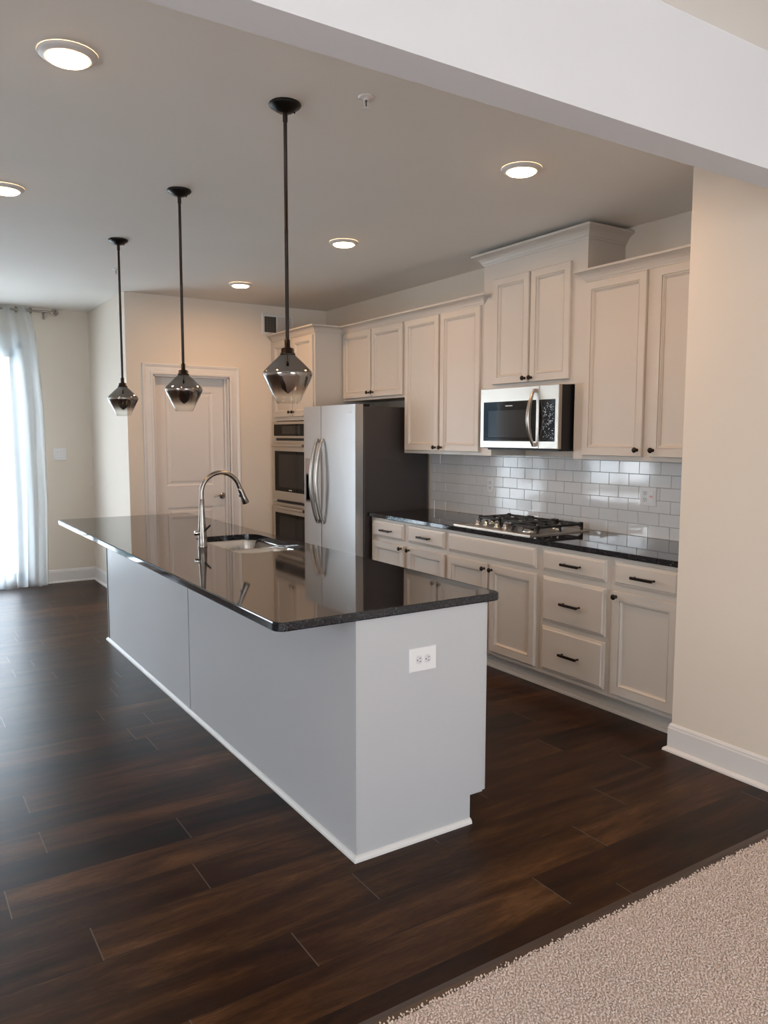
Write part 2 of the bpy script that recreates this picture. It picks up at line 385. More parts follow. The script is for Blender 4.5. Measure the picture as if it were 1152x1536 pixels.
# header beam
struct(MB().box(XL, XS, 1.572, 1.692, 2.415, H).build('wall_header', 'header'), 'white dropped header across the opening')

# backsplash: real bevelled tiles on a grout bed
bs = MB(); bs.box(-0.004, -0.0005, 2.318, 5.27, 0.915, 1.384, mi=1)
TW, TH, G = 0.1545, 0.0762, 0.0022
for r in range(7):
    z0 = 0.9145+r*TH; z1 = min(z0+TH-G, 1.384)
    if z1-z0 < 0.006: continue
    off = 3.444 if r % 2 == 1 else 3.521
    k0 = math.floor((2.318-off)/TW); y = off+k0*TW
    while y < 5.27:
        a, b = max(y+G/2, 2.319), min(y+TW-G/2, 5.269)
        if b-a > 0.012: bs.rings(a, b, z0, z1, [(0, 0.004), (0, 0.0075), (0.0015, 0.009)], lambda a_, b_, d: (-d, a_, b_), mi=0)
        y += TW
struct(bs.build('wall_backsplash', ['tile', 'grout']), 'glossy white subway tile backsplash')

# baseboards with shoe moulding
BASE = [(0, 0), (0.013, 0), (0.013, 0.112), (0.010, 0.120), (0.010, 0.126), (0.004, 0.136), (0, 0.136)]
SHOE = [(0.013, 0.0), (0.030, 0.0), (0.029, 0.008), (0.025, 0.014), (0.018, 0.018), (0.013, 0.019)]
def baseboard(name, path, side, label):
    b = MB(); b.sweep(BASE, path, side); b.sweep(SHOE, path, side); return struct(b.build(name, 'trim'), label)
baseboard('baseboard_right_near', [(XS, 0.2), (XS, YS), (XS+0.06, YS)], 1, 'white baseboard on the near right wall')
baseboard('baseboard_far', [(XJ, YB), (XJ, YF), (PX1+0.09, YF)], 1, 'white baseboard on the far wall')
baseboard('baseboard_back_left', [(DX0-0.11, YB), (XJ, YB), (XJ, YB+0.02)], 1, 'white baseboard left of the panelled door')
baseboard('baseboard_back_right', [(-0.66, YB), (DX1+0.11, YB)], 1, 'white baseboard right of the panelled door')

# transition strip and carpet
st = MB().sweep([(0, 0), (0.052, 0), (0.048, 0.006), (0.026, 0.009), (0.004, 0.006)], [(XS, 1.565), (XL, 1.565)], -1)
struct(st.build('trim_1', 'strip'), 'brown transition strip between planks and carpet')
def carpet():
    rng = np.random.default_rng(3)
    sp = 0.0058
    # tufts only where a viewer near the opening can see them; plain pile beyond
    x0, x1, y0, y1 = -3.35, XS-0.012, 0.45, 1.574
    xs = np.arange(x0, x1, sp); ys = np.arange(y0, y1, sp)
    X, Y = np.meshgrid(xs, ys); X = X.ravel()+rng.uniform(-.0026, .0026, X.size); Y = Y.ravel()+rng.uniform(-.0026, .0026, Y.size)
    n = X.size; edge = Y > 1.562; Y = Y+np.where(edge, rng.uniform(-.002, .008, n), 0)
    h = rng.uniform(.007, .0125, n); r = rng.uniform(.0024, .0040, n); lx = rng.normal(0, .0035, n); ly = rng.normal(0, .0035, n); a0 = rng.uniform(0, 2*PI, n)
    K = 4; V = np.zeros((n, 2*K+1, 3), np.float32)
    for k in range(K):
        a = a0+2*PI*k/K
        V[:, k, 0] = X+r*.7*np.cos(a); V[:, k, 1] = Y+r*.7*np.sin(a); V[:, k, 2] = 0.001
        V[:, K+k, 0] = X+lx*.6+r*np.cos(a+.6); V[:, K+k, 1] = Y+ly*.6+r*np.sin(a+.6); V[:, K+k, 2] = .001+h*.7
    V[:, 2*K, 0] = X+lx; V[:, 2*K, 1] = Y+ly; V[:, 2*K, 2] = .001+h
    base = (np.arange(n)*(2*K+1))[:, None]
    quads = np.array([[k, (k+1) % K, K+(k+1) % K, K+k] for k in range(K)]).ravel(); tris = np.array([[K+k, K+(k+1) % K, 2*K] for k in range(K)]).ravel()
    li = np.concatenate([(base+quads[None]).ravel(), (base+tris[None]).ravel()])
    nq, ntr = n*K, n*K
    # flat backing + rest of the room
    ex = np.array([(XL, YN, .006), (XS, YN, .006), (XS, 1.568, .006), (XL, 1.568, .006), (XL, YN, -.003), (XS, YN, -.003), (XS, 1.568, -.003), (XL, 1.568, -.003)], np.float32)
    nv = n*(2*K+1); allv = np.concatenate([V.reshape(-1, 3), ex])
    li = np.concatenate([li, np.array([0, 1, 2, 3, 7, 6, 5, 4, 0, 4, 5, 1, 1, 5, 6, 2, 2, 6, 7, 3, 3, 7, 4, 0])+nv])
    tot = np.concatenate([np.full(nq, 4), np.full(ntr, 3), np.full(6, 4)]); start = np.concatenate([[0], np.cumsum(tot)[:-1]])
    me = bpy.data.meshes.new('carpet'); me.vertices.add(len(allv)); me.vertices.foreach_set('co', allv.ravel())
    me.loops.add(len(li)); me.loops.foreach_set('vertex_index', li.astype(np.int32)); me.polygons.add(len(tot))
    me.polygons.foreach_set('loop_start', start.astype(np.int32)); me.polygons.foreach_set('loop_total', tot.astype(np.int32))
    me.update(calc_edges=True); me.validate(); me.materials.append(MT['carpet'])
    o = bpy.data.objects.new('carpet', me); COL.objects.link(o)
    tag(o, 'pinkish beige looped carpet in the lower right corner', 'carpet', kind='stuff')
carpet()

# ------------------------------------------------------------------ closet door
mpY = lambda y0: (lambda a, b, d: (a, y0-d, b))     # faces -y
CAS = [(0, 0), (0, 0.012), (0.008, 0.018), (0.022, 0.018), (0.028, 0.013), (0.070, 0.011), (0.078, 0.016), (0.094, 0.020), (0.100, 0.016), (0.100, 0)]
b = MB(); b.sweep([(o, u) for o, u in CAS], [(DX0-.004, 0), (DX0-.004, DZ), (DX1+.004, DZ), (DX1+.004, 0)], 1, mp=lambda px, py, u: (px, YB-u, py))
struct(b.build('trim_2', 'trim'), 'white moulded casing around the panelled door')
b = MB().box(DX0-.004, DX0+.012, YB, YB+T, 0, DZ+.004).box(DX1-.012, DX1+.004, YB, YB+T, 0, DZ+.004).box(DX0, DX1, YB, YB+T, DZ-.012, DZ+.004)
b.box(DX0+.012, DX0+.024, YB+.055, YB+.09, 0, DZ-.012).box(DX1-.024, DX1-.012, YB+.055, YB+.09, 0, DZ-.012)
struct(b.build('trim_3', 'trim'), 'white jamb inside the door casing')
b = MB(); sy = YB+0.095
dd0, dd1 = DX0+.012, DX1-.012
b.box(dd0, dd1, sy+.010, sy+.036, 0.012, DZ-.014)
def fr(a0, a1, z0, z1): b.box(a0, a1, sy, sy+.0102, z0, z1)
st_ = 0.118
fr(dd0, dd0+st_, .012, DZ-.014); fr(dd1-st_, dd1, .012, DZ-.014)
for z0, z1 in ((.012, .24), (.845, 1.05), (1.93, DZ-.014)): fr(dd0+st_, dd1-st_, z0, z1)
for z0, z1 in ((.24, .845), (1.05, 1.93)):
    b.rings(dd0+st_, dd1-st_, z0, z1, [(0, 0.0), (.008, -.005), (.014, -.008), (.028, -.008), (.045, -.001)], mpY(sy), back=False)
door = struct(b.build('door_1', 'doorpaint'), 'white two-panel closet door')
b = MB(); hx, hz = -1.108, 0.94
b.lathe([(0, 0), (.031, 0), (.032, -.004), (.026, -.010), (.012, -.014), (.011, -.045), (0, -.046)], (hx, sy, hz), 'y', 24)
b.tube([(hx, sy-.045, hz), (hx-.035, sy-.050, hz+.008), (hx-.065, sy-.050, hz+.006), (hx-.09, sy-.048, hz-.004), (hx-.10, sy-.046, hz-.012)], [.010, .009, .007, .006, .005], 10)
b.build('door_handle', 'nickel', door)

# ------------------------------------------------------------------ patio door and outdoors
b = MB()
fw = 0.075
y0, y1 = YF+.03, YF+.12
b.box(PX0, PX0+.05, y0, y1, PZ0, PZ1).box(PX1-.05, PX1, y0, y1, PZ0, PZ1).box(PX0, PX1, y0, y1, PZ1-.05, PZ1).box(PX0, PX1, y0, y1, -.02, PZ0+.02)
mid = (PX0+PX1)/2
for (a0, a1, yy) in ((PX0+.05, mid+.03, y0+.05), (mid-.03, PX1-.05, y0+.015)):
    b.box(a0, a0+.062, yy, yy+.03, .04, PZ1-.05, .004).box(a1-.062, a1, yy, yy+.03, .04, PZ1-.05, .004).box(a0, a1, yy, yy+.03, .04, .13, .004).box(a0, a1, yy, yy+.03, PZ1-.14, PZ1-.05, .004)
    for zz in (.47, .865, 1.26): b.box(a0, a1, yy+.011, yy+.019, zz-.006, zz+.006)
    for q in (1, 2): 
        xx = a0+(a1-a0)*q/3 if yy > y0+.03 else a1-.115-(q-1)*.40
        b.box(xx-.006, xx+.006, yy+.011, yy+.019, .1, 1.26)
pdoor = struct(b.build('door_2', 'trim'), 'white sliding patio door')
b = MB()
for (a0, a1, yy) in ((PX0+.11, mid-.03, y0+.065), (mid+.03, PX1-.11, y0+.03)): b.box(a0, a1, yy-.002, yy+.002, .13, PZ1-.14)
b.build('pane', 'pane', pdoor)
b = MB().sweep([(0, 0), (0, .016), (.085, .020), (.09, 0)], [(PX0, 0), (PX0, PZ1), (PX1, PZ1), (PX1, 0)], 1, mp=lambda px, py, u: (px, YF-u, py))
struct(b.build('trim_4', 'trim'), 'white casing around the patio door')
def side_window(name, ya, yb, za, zb, x, lab):
    b = MB().box(x-.10, x-.04, ya, ya+.05, za, zb).box(x-.10, x-.04, yb-.05, yb, za, zb).box(x-.10, x-.04, ya, yb, za, za+.05).box(x-.10, x-.04, ya, yb, zb-.05, zb).box(x-.09, x-.05, ya, yb, (za+zb)/2-.02, (za+zb)/2+.02)
    b.box(x-.02, x+.03, ya-.04, yb+.04, za-.03, za)
    o = struct(b.build(name, 'trim'), lab); MB().box(x-.072, x-.068, ya+.05, yb-.05, za+.05, zb-.05).build('pane', 'pane', o)
b = MB()
for xx in (-7.1, -6.325, -5.55): b.box(xx, xx+.05, YF+.04, YF+.10, .7, 2.3)
b.box(-7.1, -5.5, YF+.04, YF+.10, .7, .75).box(-7.1, -5.5, YF+.04, YF+.10, 2.25, 2.3).box(-7.1, -5.5, YF+.05, YF+.09, 1.48, 1.52).box(-7.15, -5.45, YF-.03, YF+.02, .67, .70)
o = struct(b.build('window_1', 'trim'), 'white window on the dining wall'); MB().box(-7.06, -5.54, YF+.068, YF+.072, .74, 2.26).build('pane', 'pane', o)
side_window('window_2', -0.9, 1.3, .7, 2.3, XL, 'white window on the living room wall')
b = MB()
for xx in (-4.07, -2.85, -1.63): b.box(xx-.03, xx+.03, YN-.10, YN-.04, .13, 2.35)
b.box(-4.1, -1.6, YN-.10, YN-.04, .13, .18).box(-4.1, -1.6, YN-.10, YN-.04, 2.30, 2.35)
o = struct(b.build('window_3', 'trim'), 'white double window behind the viewer')
MB().box(-4.05, -1.65, YN-.072, YN-.068, .17, 2.3).build('pane', 'pane', o)
struct(MB().box(-30, 20, YF+.3, 60, -3.2, -3.1).build('ground_outside', 'ground'), 'pale ground outdoors')
# house seen through the glass
hs = thing('neighbouring_house', 'pale house with grey roof seen through the patio door glass', 'house', (-10, 24, -3.1))
b = MB().box(-24, 3, 24, 30, -3.1, 1.28); b.build('wall', 'siding', hs)
b = MB().add([(-24.5, 23.6, 1.28), (3.5, 23.6, 1.28), (3.5, 27, 3.35), (-24.5, 27, 3.35), (-24.5, 30.4, 1.28), (3.5, 30.4, 1.28)], [(0, 1, 2, 3), (3, 2, 5, 4), (0, 3, 4), (1, 5, 2), (0, 4, 5, 1)])
b.build('roof', 'roof', hs)
for i in range(9):
    for zz in (-.4, -2.2):
        xx = -22+i*2.7; MB().box(xx, xx+.9, 23.96, 24.02, zz, zz+1.2).build('window', 'outglass', hs)

# curtain rod + curtain
rod = thing('curtain_rod', 'brushed nickel curtain rod with ring finial above the patio door', 'curtain rod', (-4, 8.44, 2.735))
b = MB().tube([(-5.2, 8.44, 2.738), (-2.37, 8.44, 2.742)], .010, 12); b.build('rod', 'nickel', rod)
b = MB(); cx, cz = -2.348, 2.741
b.tube([(cx+.026*math.cos(a), 8.44, cz+.026*math.sin(a)) for a in [2*PI*k/24 for k in range(25)]], .009, 10)
b.lathe([(0, -.012), (.012, -.012), (.012, .012), (0, .012)], (cx, 8.44, cz), 'y', 16); b.build('finial', 'nickel', rod)
b = MB().box(-2.445, -2.429, 8.434, 8.528, 2.722, 2.732, .001).box(-2.449, -2.425, 8.52, 8.529, 2.675, 2.745, .001).box(-2.445, -2.429, 8.425, 8.447, 2.690, 2.732, .002)
b.build('bracket', 'nickel', rod)
cur = thing('sheer_curtain', 'sheer white grommet curtain hanging over the patio door', 'curtain', (-2.8, 8.42, 0))
def curtain_mesh():
    nx, nz = 220, 60; vs = []; fs = []
    for j in range(nz+1):
        v = j/nz; z = 2.775*(1-v)+0.006*v
        for i in range(nx+1):
            u = i/nx
            xa = -3.30; xb = -2.572+float(np.interp(v, [0, .1, .35, .7, 1], [0, .05, .095, .10, .075]))     # right edge flares to the floor
            x = xa+(xb-xa)*(u**0.72)
            ph = 2*PI*4.0*u
            amp = .038*(1-.55*v)
            y = 8.44+amp*math.cos(ph+.5)+.012*v*math.sin(ph*2.3+1)-.02*v
            if v > .985: y -= .05*(v-.985)/.015*(.6+.5*math.sin(ph*.7))
            vs.append((x+.01*v*math.sin(ph*1.7), y, z))
    for j in range(nz):
        for i in range(nx): a = j*(nx+1)+i; fs.append((a, a+1, a+nx+2, a+nx+1))
    return MB().add(vs, fs, 0, True)
curtain_mesh().build('fabric', 'sheer', cur)
for gx in (-3.10, -2.90, -2.703, -2.572):
    b = MB().tube([(gx+.012*math.cos(a), 8.44+.020*math.cos(a), 2.742+.026*math.sin(a)) for a in [2*PI*k/20 for k in range(21)]], .005, 8); b.build('grommet', 'nickel', cur)

# ------------------------------------------------------------------ cabinets
mpX = lambda x0: (lambda a, b, d: (x0-d, a, b))     # faces -x; d outward
DOOR = [(0, 0), (0, .016), (.003, .020), (.046, .020), (.0468, .0140), (.0496, .0140), (.0504, .0178), (.0545, .0178), (.0610, .0100), (.0640, .0092), (.0648, .0050)]
SLAB = [(0, 0), (0, .009), (.003, .012), (.013, .0145), (.0175, .0195), (.0185, .020)]
def knob(mpx, y, z, x, parent):
    b = MB().lathe([(.009, 0), (.009, -.002), (.005, -.004), (.0045, -.014), (.009, -.017), (.0145, -.021), (.0155, -.026), (.012, -.031), (.004, -.033), (0, -.033)], (x, y, z), 'x', 18)
    return b.build('knob', 'bronze', parent)
def pull(x, y, z, parent, half=.060):
    b = MB()
    for s_ in (-1, 1):
        b.lathe([(.006, 0), (.005, -.004), (.005, -.024), (.0075, -.030), (0, -.032)], (x, y+s_*half, z), 'x', 12)
    b.box(x-.037, x-.024, y-half-.010, y+half+.010, z-.0078, z+.0078, .0045)
    return b.build('handle', 'bronze', parent)
def door_(par, y0, y1, z0, z1, x, kn=None):
    d = MB().rings(y0, y1, z0, z1, DOOR, mpX(x)).build('door', 'cab', par)
    if kn: knob(None, kn[0], kn[1], x-.020, d)
    return d
def drawer_(par, y0, y1, z0, z1, x, pl=True, name='drawer'):
    d = MB().rings(y0, y1, z0, z1, SLAB, mpX(x)).build(name, 'cab', par)
    if pl: pull(x-.020, (y0+y1)/2, (z0+z1)/2-.004, d)
    return d
XBF = -0.61; ZB0 = .108
def base_cab(name, label, y0, y1, toe_y0=None):
    t = thing(name, label, 'cabinet', (-.3, (y0+y1)/2, 0), 'base cabinets along the tiled wall')
    MB().box(XBF, -.002, y0+.0005, y1-.0005, ZB0, .8815).build('body', 'cab', t)
    MB().box(-.5435, -.45, y0+.0005, y1-.0005, 0, ZB0).sweep([(0, 0), (.012, 0), (.011, .010), (.006, .016), (0, .018)], [(-.5435, y0+.0005), (-.5435, y1-.0005)], 1).build('toe_kick', 'cab', t)
    return t
DT0, DT1, DB1, DB0 = .8604, .7342, .7007, .136
YR0 = 2.336
t = base_cab('base_cabinet', 'base cabinet with one drawer over one door, nearest the cream wall', YR0, 2.808)
drawer_(t, 2.3737, 2.7816, DT1, DT0, XBF); door_(t, 2.3737, 2.7816, DB0, DB1, XBF, (2.757, .672))
t = base_cab('drawer_cabinet', 'base cabinet with three stacked drawers and bar handles', 2.808, 3.343)
for z0, z1 in ((DT1, DT0), (.432, .7007), (.136, .402)): drawer_(t, 2.8346, 3.3137, z0, z1, XBF)
t = base_cab('base_cabinet', 'widest base cabinet, below the gas cooktop, with a plain false drawer', 3.343, 4.251)
drawer_(t, 3.3723, 4.2295, DT1, DT0, XBF, False, 'false_drawer_front')
door_(t, 3.3723, 3.787, DB0, DB1, XBF, (3.765, .668)); door_(t, 3.815, 4.2295, DB0, DB1, XBF, (3.838, .668))
t = base_cab('base_cabinet', 'base cabinet beside the fridge with two small drawers over two doors', 4.251, 5.243)
drawer_(t, 4.2729, 4.7182, DT1, DT0, XBF); drawer_(t, 4.7751, 5.2112, DT1, DT0, XBF)
door_(t, 4.2729, 4.7182, DB0, DB1, XBF, (4.695, .678)); door_(t, 4.7751, 5.2112, DB0, DB1, XBF, (4.80, .678))

# wall-side countertop with opening-free slab
def slab(name, x0, x1, y0, y1, z0, z1, label, hole=None, rad=.006, corner=.03):
    pts = []
    def arc(cx, cy, a0, r, n=6):
        return [(cx+r*math.cos(a0+PI/2*k/n), cy+r*math.sin(a0+PI/2*k/n)) for k in range(n+1)]
    r = corner
    pts = arc(x1-r, y1-r, 0, r)+arc(x0+r, y1-r, PI/2, r)+arc(x0+r, y0+r, PI, r)+arc(x1-r, y0+r, 1.5*PI, r)
    bm = bmesh.new()
    def ring(ps, z): return [bm.verts.new((x, y, z)) for x, y in ps]
    def inset(ps, d):
        cx, cy = (x0+x1)/2, (y0+y1)/2; out = []
        for x, y in ps: out.append((x-(d if x > cx else -d), y-(d if y > cy else -d)))
        return out
    rs = [ring(inset(pts, rad), z0), ring(inset(pts, rad*.3), z0+rad*.3), ring(pts, z0+rad), ring(pts, z1-rad), ring(inset(pts, rad*.3), z1-rad*.3), ring(inset(pts, rad), z1)]
    n = len(pts)
    for i in range(5):
        for k in range(n): bm.faces.new((rs[i][k], rs[i][(k+1) % n], rs[i+1][(k+1) % n], rs[i+1][k]))
    if hole is None:
        bm.faces.new(rs[0][::-1]); bm.faces.new(rs[5])
    else:
        ht = ring(hole, z1); hb = ring(hole, z0); m_ = len(hole)
        for k in range(m_): bm.faces.new((ht[k], ht[(k+1) % m_], hb[(k+1) % m_], hb[k]))
        bm.edges.ensure_lookup_table()
        for (o_, h_) in ((rs[5], ht), (rs[0], hb)):
            es = []
            for R in (o_, h_):
                for k in range(len(R)):
                    e = bm.edges.get((R[k], R[(k+1) % len(R)])); es.append(e or bm.edges.new((R[k], R[(k+1) % len(R)])))
            bmesh.ops.triangle_fill(bm, edges=es, use_beauty=True)
    bmesh.ops.recalc_face_normals(bm, faces=bm.faces[:])
    me = bpy.data.meshes.new(name); bm.to_mesh(me); bm.free(); me.materials.append(MT['granite'])
    o = bpy.data.objects.new(name, me); COL.objects.link(o); return tag(o, label, 'countertop')
slab('wall_countertop', -.6355, -.0095, YR0-.016, 5.268, .882, .914, 'dark granite countertop on the wall cabinets under the tile backsplash', corner=.004, rad=.004)

# crown profile (out, up)
def crown(h, o):
    return [(0, 0), (.006, 0), (.008, h*.10), (o*.22, h*.20), (o*.32, h*.38), (o*.50, h*.58), (o*.74, h*.72), (o*.90, h*.78), (o, h*.82), (o, h), (0, h)]
XUF = -.325
def upper(name, label, y0, y1, z0, z1, extra=None):
    t = thing(name, label, 'cabinet', (-.16, (y0+y1)/2, z0), 'wall cabinets above the counter')
    b = MB().box(XUF, -.002, y0+.0005, y1-.0005, z0, z1)
    if extra: extra(b)
    b.build('body', 'cab', t); return t
ZU0, ZUT = 1.4099, 2.4237; ZC = 2.430
t = upper('upper_cabinet', 'tall two-door upper cabinet right of the microwave, cut off by the cream wall', YR0, 3.30, 1.386, 2.475)
door_(t, 2.8564, 3.2994-.004, ZU0, ZUT, XUF, (2.885, 1.447)); door_(t, 2.366, 2.804, ZU0, ZUT, XUF, (2.778, 1.447))
MB().sweep(crown(.066, .062), [(XUF, YR0), (XUF, 3.30), (XUF+.001, 3.30)], 1, z=ZC-.003).build('crown_moulding', 'cab', t)
def mfill(b):
    b.box(XUF, -.012, 3.3005, 3.378, 1.386, 1.8395); b.box(XUF, -.012, 4.140, 4.2405, 1.386, 1.8395)
t = upper('microwave_cabinet', 'raised two-door cabinet above the microwave, the tallest crown', 3.30, 4.241, 1.84, 2.74, mfill)
door_(t, 3.4184, 3.759, 1.8716, 2.5731, XUF, (3.738, 1.898)); door_(t, 3.777, 4.1206, 1.8716, 2.5731, XUF, (3.799, 1.898))
MB().sweep(crown(.072, .066), [(-.002, 3.30), (XUF, 3.30), (XUF, 4.241), (-.002, 4.241)], 1, z=2.682).build('crown_moulding', 'cab', t)
t = upper('upper_cabinet', 'tall two-door upper cabinet between fridge cabinet and microwave', 4.241, 5.205, 1.386, 2.475)
door_(t, 4.2605, 4.7135, ZU0, ZUT, XUF, (4.690, 1.437)); door_(t, 4.7414, 5.1796, ZU0, ZUT, XUF, (4.765, 1.437))
MB().sweep(crown(.066, .062), [(XUF+.001, 4.241), (XUF, 4.241), (XUF, 5.205)][::1], -1 if False else 1, z=ZC-.003).build('crown_moulding', 'cab', t)
t = upper('fridge_cabinet', 'short two-door upper cabinet above the fridge', 5.205, 6.188, 1.832, 2.475)
door_(t, 5.2224, 5.68, 1.8526, ZUT, XUF, (5.655, 1.892)); door_(t, 5.70, 6.165, 1.8526, ZUT, XUF, (5.782, 1.892) if False else (5.725, 1.892))
MB().sweep(crown(.066, .062), [(XUF, 5.205), (XUF, 6.188)], 1, z=ZC-.003).build('crown_moulding', 'cab', t)

# oven tower
OX = -.612; OY0, OY1 = 6.19, 7.06
t = thing('oven_cabinet', 'floor to crown oven cabinet in the back corner, holding the double oven', 'cabinet', (-.3, 6.62, 0))
b = MB().box(OX, -.002, OY0, OY1, 1.665, 2.475).box(OX, -.002, OY0, OY1, ZB0, .30).box(OX, -.002, OY0, OY0+.055, .30, 1.665).box(OX, -.002, OY1-.045, OY1, .30, 1.665).box(-.02, -.002, OY0, OY1, .3, 1.665)
b.box(OX, -.2, OY1, YB-.001, ZB0, 2.44).box(OX+.07, -.1, OY0, OY1, 0, ZB0); b.build('body', 'cab', t)
door_(t, 6.212, 6.607, 1.700, ZUT-.01, OX, (6.585, 1.742)); door_(t, 6.627, 7.035, 1.700, ZUT-.01, OX, (6.652, 1.742))
drawer_(t, 6.215, 7.03, .135, .28, OX)
MB().sweep(crown(.066, .062), [(XUF-.002, OY0), (OX, OY0), (OX, YB-.035)], -1 if False else 1, z=ZC-.003).build('crown_moulding', 'cab', t)
# double oven
ov = thing('double_wall_oven', 'stainless double wall oven with black glass, left of the fridge', 'oven', (-.6, 6.62, .31))
OA, OB = 6.248, 7.012
MB().box(OX-.001, -.03, OA, OB, .31, 1.655).build('body', 'slot', ov)  # body coloured dark so the gaps around panel and doors look shaded
cp = MB().box(-.648, OX-.001, OA-.006, OB+.006, 1.498, 1.655, .003).build('control_panel', 'steel_h', ov)
MB().box(-.651, -.6475, OA+.03, OB-.03, 1.52, 1.63).build('display_glass', 'ovenglass', cp)
MB().box(-.6518, -.6508, 6.42, 6.80, 1.538, 1.612).build('keypad', keypad_mat('oven_keypad', (.16, .12, .10), 150, .16), cp)
for z0, z1 in ((.905, 1.475), (.335, .880)):
    d = MB().box(-.650, OX-.001, OA, OB, z0, z1, .004).build('oven_door', 'steel_h', ov)
    MB().box(-.653, -.6495, OA+.055, OB-.045, z0+.085, z1-.10, .001).build('window_glass', 'ovenglass', d)
    MB().box(-.6540, -.6529, OA+.10, OB-.14, z0+.125, z1-.13).build('inner_window', 'screen', d)
    b = MB().tube([(-.684, OA+.05, z1-.045), (-.684, OB-.075, z1-.045)], .014, 14)
    for yy in (OA+.07, OB-.095): b.tube([(-.684, yy, z1-.045), (-.649, yy, z1-.045)], .011, 10)
    b.build('handle', 'steel_h', d)
    if z0 > .8: MB().box(-.6538, -.6529, 6.60, 6.66, z0+.098, z0+.106).build('badge', 'mark', d)

# refrigerator
rf = thing('refrigerator', 'stainless side-by-side refrigerator with curved handles and dark grey side', 'refrigerator', (-.36, 5.74, 0))
FY0, FY1, FM = 5.290, 6.178, 5.857
MB().box(-.655, -.03, FY0+.002, FY1-.002, .02, 1.755, .004).build('body', 'fridge_side', rf)
MB().box(-.60, -.52, FY0+.05, FY1-.05, 0, .02).build('feet_rail', 'black', rf)
for ya in (FY0+.004, FY1-.09): MB().box(-.662, -.60, ya, ya+.07, 1.7555, 1.774, .003).build('hinge_cover', 'black', rf)
def fdoor(a0, a1, name):
    # slightly bowed front, rounded edges, front at x=-.737
    n = 16; pts = []
    for i in range(n+1):
        u = i/n; y = a0+(a1-a0)*u; e = min(u, 1-u)*(a1-a0)
        dx = .010
        pts.append((-.728-dx*.95, y))
    pts = [(-.7345, a0), (-.737, a0+.003), (-.737, a1-.003), (-.7345, a1), (-.664, a1), (-.664, a0)]
    return MB().prism(pts, .065, 1.772).build(name, 'steel', rf)
dl = fdoor(FM+.003, FY1, 'freezer_door'); dr = fdoor(FY0, FM-.003, 'fridge_door')
MB().box(-.668, -.654, FY0+.008, FY1-.008, .07, 1.765).build('door_gasket', 'black', rf)
MB().box(-.70, -.655, FY0+.01, FY1-.01, .02, .062).build('kick_grille', 'black', rf)
def fhandle(y, parent):
    ys = [(z, .0) for z in ()]
    pts = []; n = 24
    for i in range(n+1):
        u = i/n; z = .785+(1.487-.785)*u; bow = math.sin(PI*u)**.75
        pts.append((-.739-.012-.062*bow, y, z))
    b = MB().tube(pts, [.010+.005*math.sin(PI*i/n) for i in range(n+1)], 12, flat=1.4)
    for zz in (.79, 1.482): b.box(-.762, -.737, y-.010, y+.010, zz-.016, zz+.016, .004)
    return b.build('handle', 'nickel', parent)
fhandle(FM+.045, dl); fhandle(FM-.045, dr)
dsp = MB().box(-.7405, -.7372, 5.955, 6.145, .938, 1.325, .001).build('dispenser', mat('dispenser_frame', (.30, .27, .26), .35, .6), dl)
MB().box(-.7425, -.7400, 5.965, 6.135, 1.20, 1.315).build('dispenser_panel', mat('dispenser_panel', (.33, .27, .25), .3), dsp)
MB().rings(5.965, 6.135, .950, 1.19, [(0, 0), (0, .002), (.006, .002), (.012, -.0005), (.02, -.0008)], mpX(-.7405)).build('dispenser_recess', mat('dispenser_dark', (.03, .035, .045), .3), dsp)
MB().box(-.7392, -.7378, 5.345, 5.425, 1.703, 1.712).build('badge', 'mark', dr)

# ------------------------------------------------------------------ microwave
mw = thing('microwave', 'stainless over-the-range microwave with black window and bowed handle', 'microwave', (-.22, 3.76, 1.44))
MY0, MY1, MZ0, MZ1, MX = 3.394, 4.120, 1.441, 1.836, -.443
MB().box(MX+.028, -.012, MY0+.002, MY1-.002, MZ0, MZ1, .002).build('body', 'mwside', mw)
ms = 3.560
d = MB().rings(ms, MY1, MZ0+.004, MZ1, [(0, -.028), (0, -.003), (.003, 0)], mpX(MX)).build('door', 'steel_h', mw)
MB().box(MX-.002, MX+.001, 3.585, MY1-.035, 1.490, 1.748, .0008).build('window_glass', 'glassblack', d)
MB().box(MX-.0028, MX-.0018, 3.625, MY1-.085, 1.515, 1.690).build('inner_window', mat('microwave_mesh', (.025, .027, .03), .06, 0, .7), d)
MB().box(MX-.0028, MX-.0018, 3.80, 3.865, 1.716, 1.721).build('badge', 'mark', d)
p = MB().rings(MY0, ms-.002, MZ0+.004, MZ1, [(0, -.028), (0, -.003), (.003, 0)], mpX(MX)).build('control_panel', 'steel_h', mw)
MB().box(MX-.002, MX+.001, MY0+.028, ms-.002, 1.490, 1.748, .0008).build('panel_glass', 'glassblack', p)
MB().box(MX-.0028, MX-.0018, MY0+.034, MY0+.125, 1.502, 1.728).build('keypad', keypad_mat('microwave_keypad', (.55, .68, .80), 130, .22), p)
b = MB(); n = 20; pts = []
for i in range(n+1):
    u = i/n; pts.append((MX-.010-.050*math.sin(PI*u)**.8, 3.592, 1.462+(1.812-1.462)*u))
vs = []
b.tube(pts, [.007+.006*math.sin(PI*i/n) for i in range(n+1)], 12, flat=1.3)
for zz in (1.470, 1.804): b.box(MX-.020, MX, 3.583, 3.601, zz-.012, zz+.012, .003)
b.build('handle', 'nickel', d)
MB().box(-.40, -.05, MY0+.03, MY1-.03, MZ0-.010, MZ0+.0005).build('vent_grille', 'slot', mw)

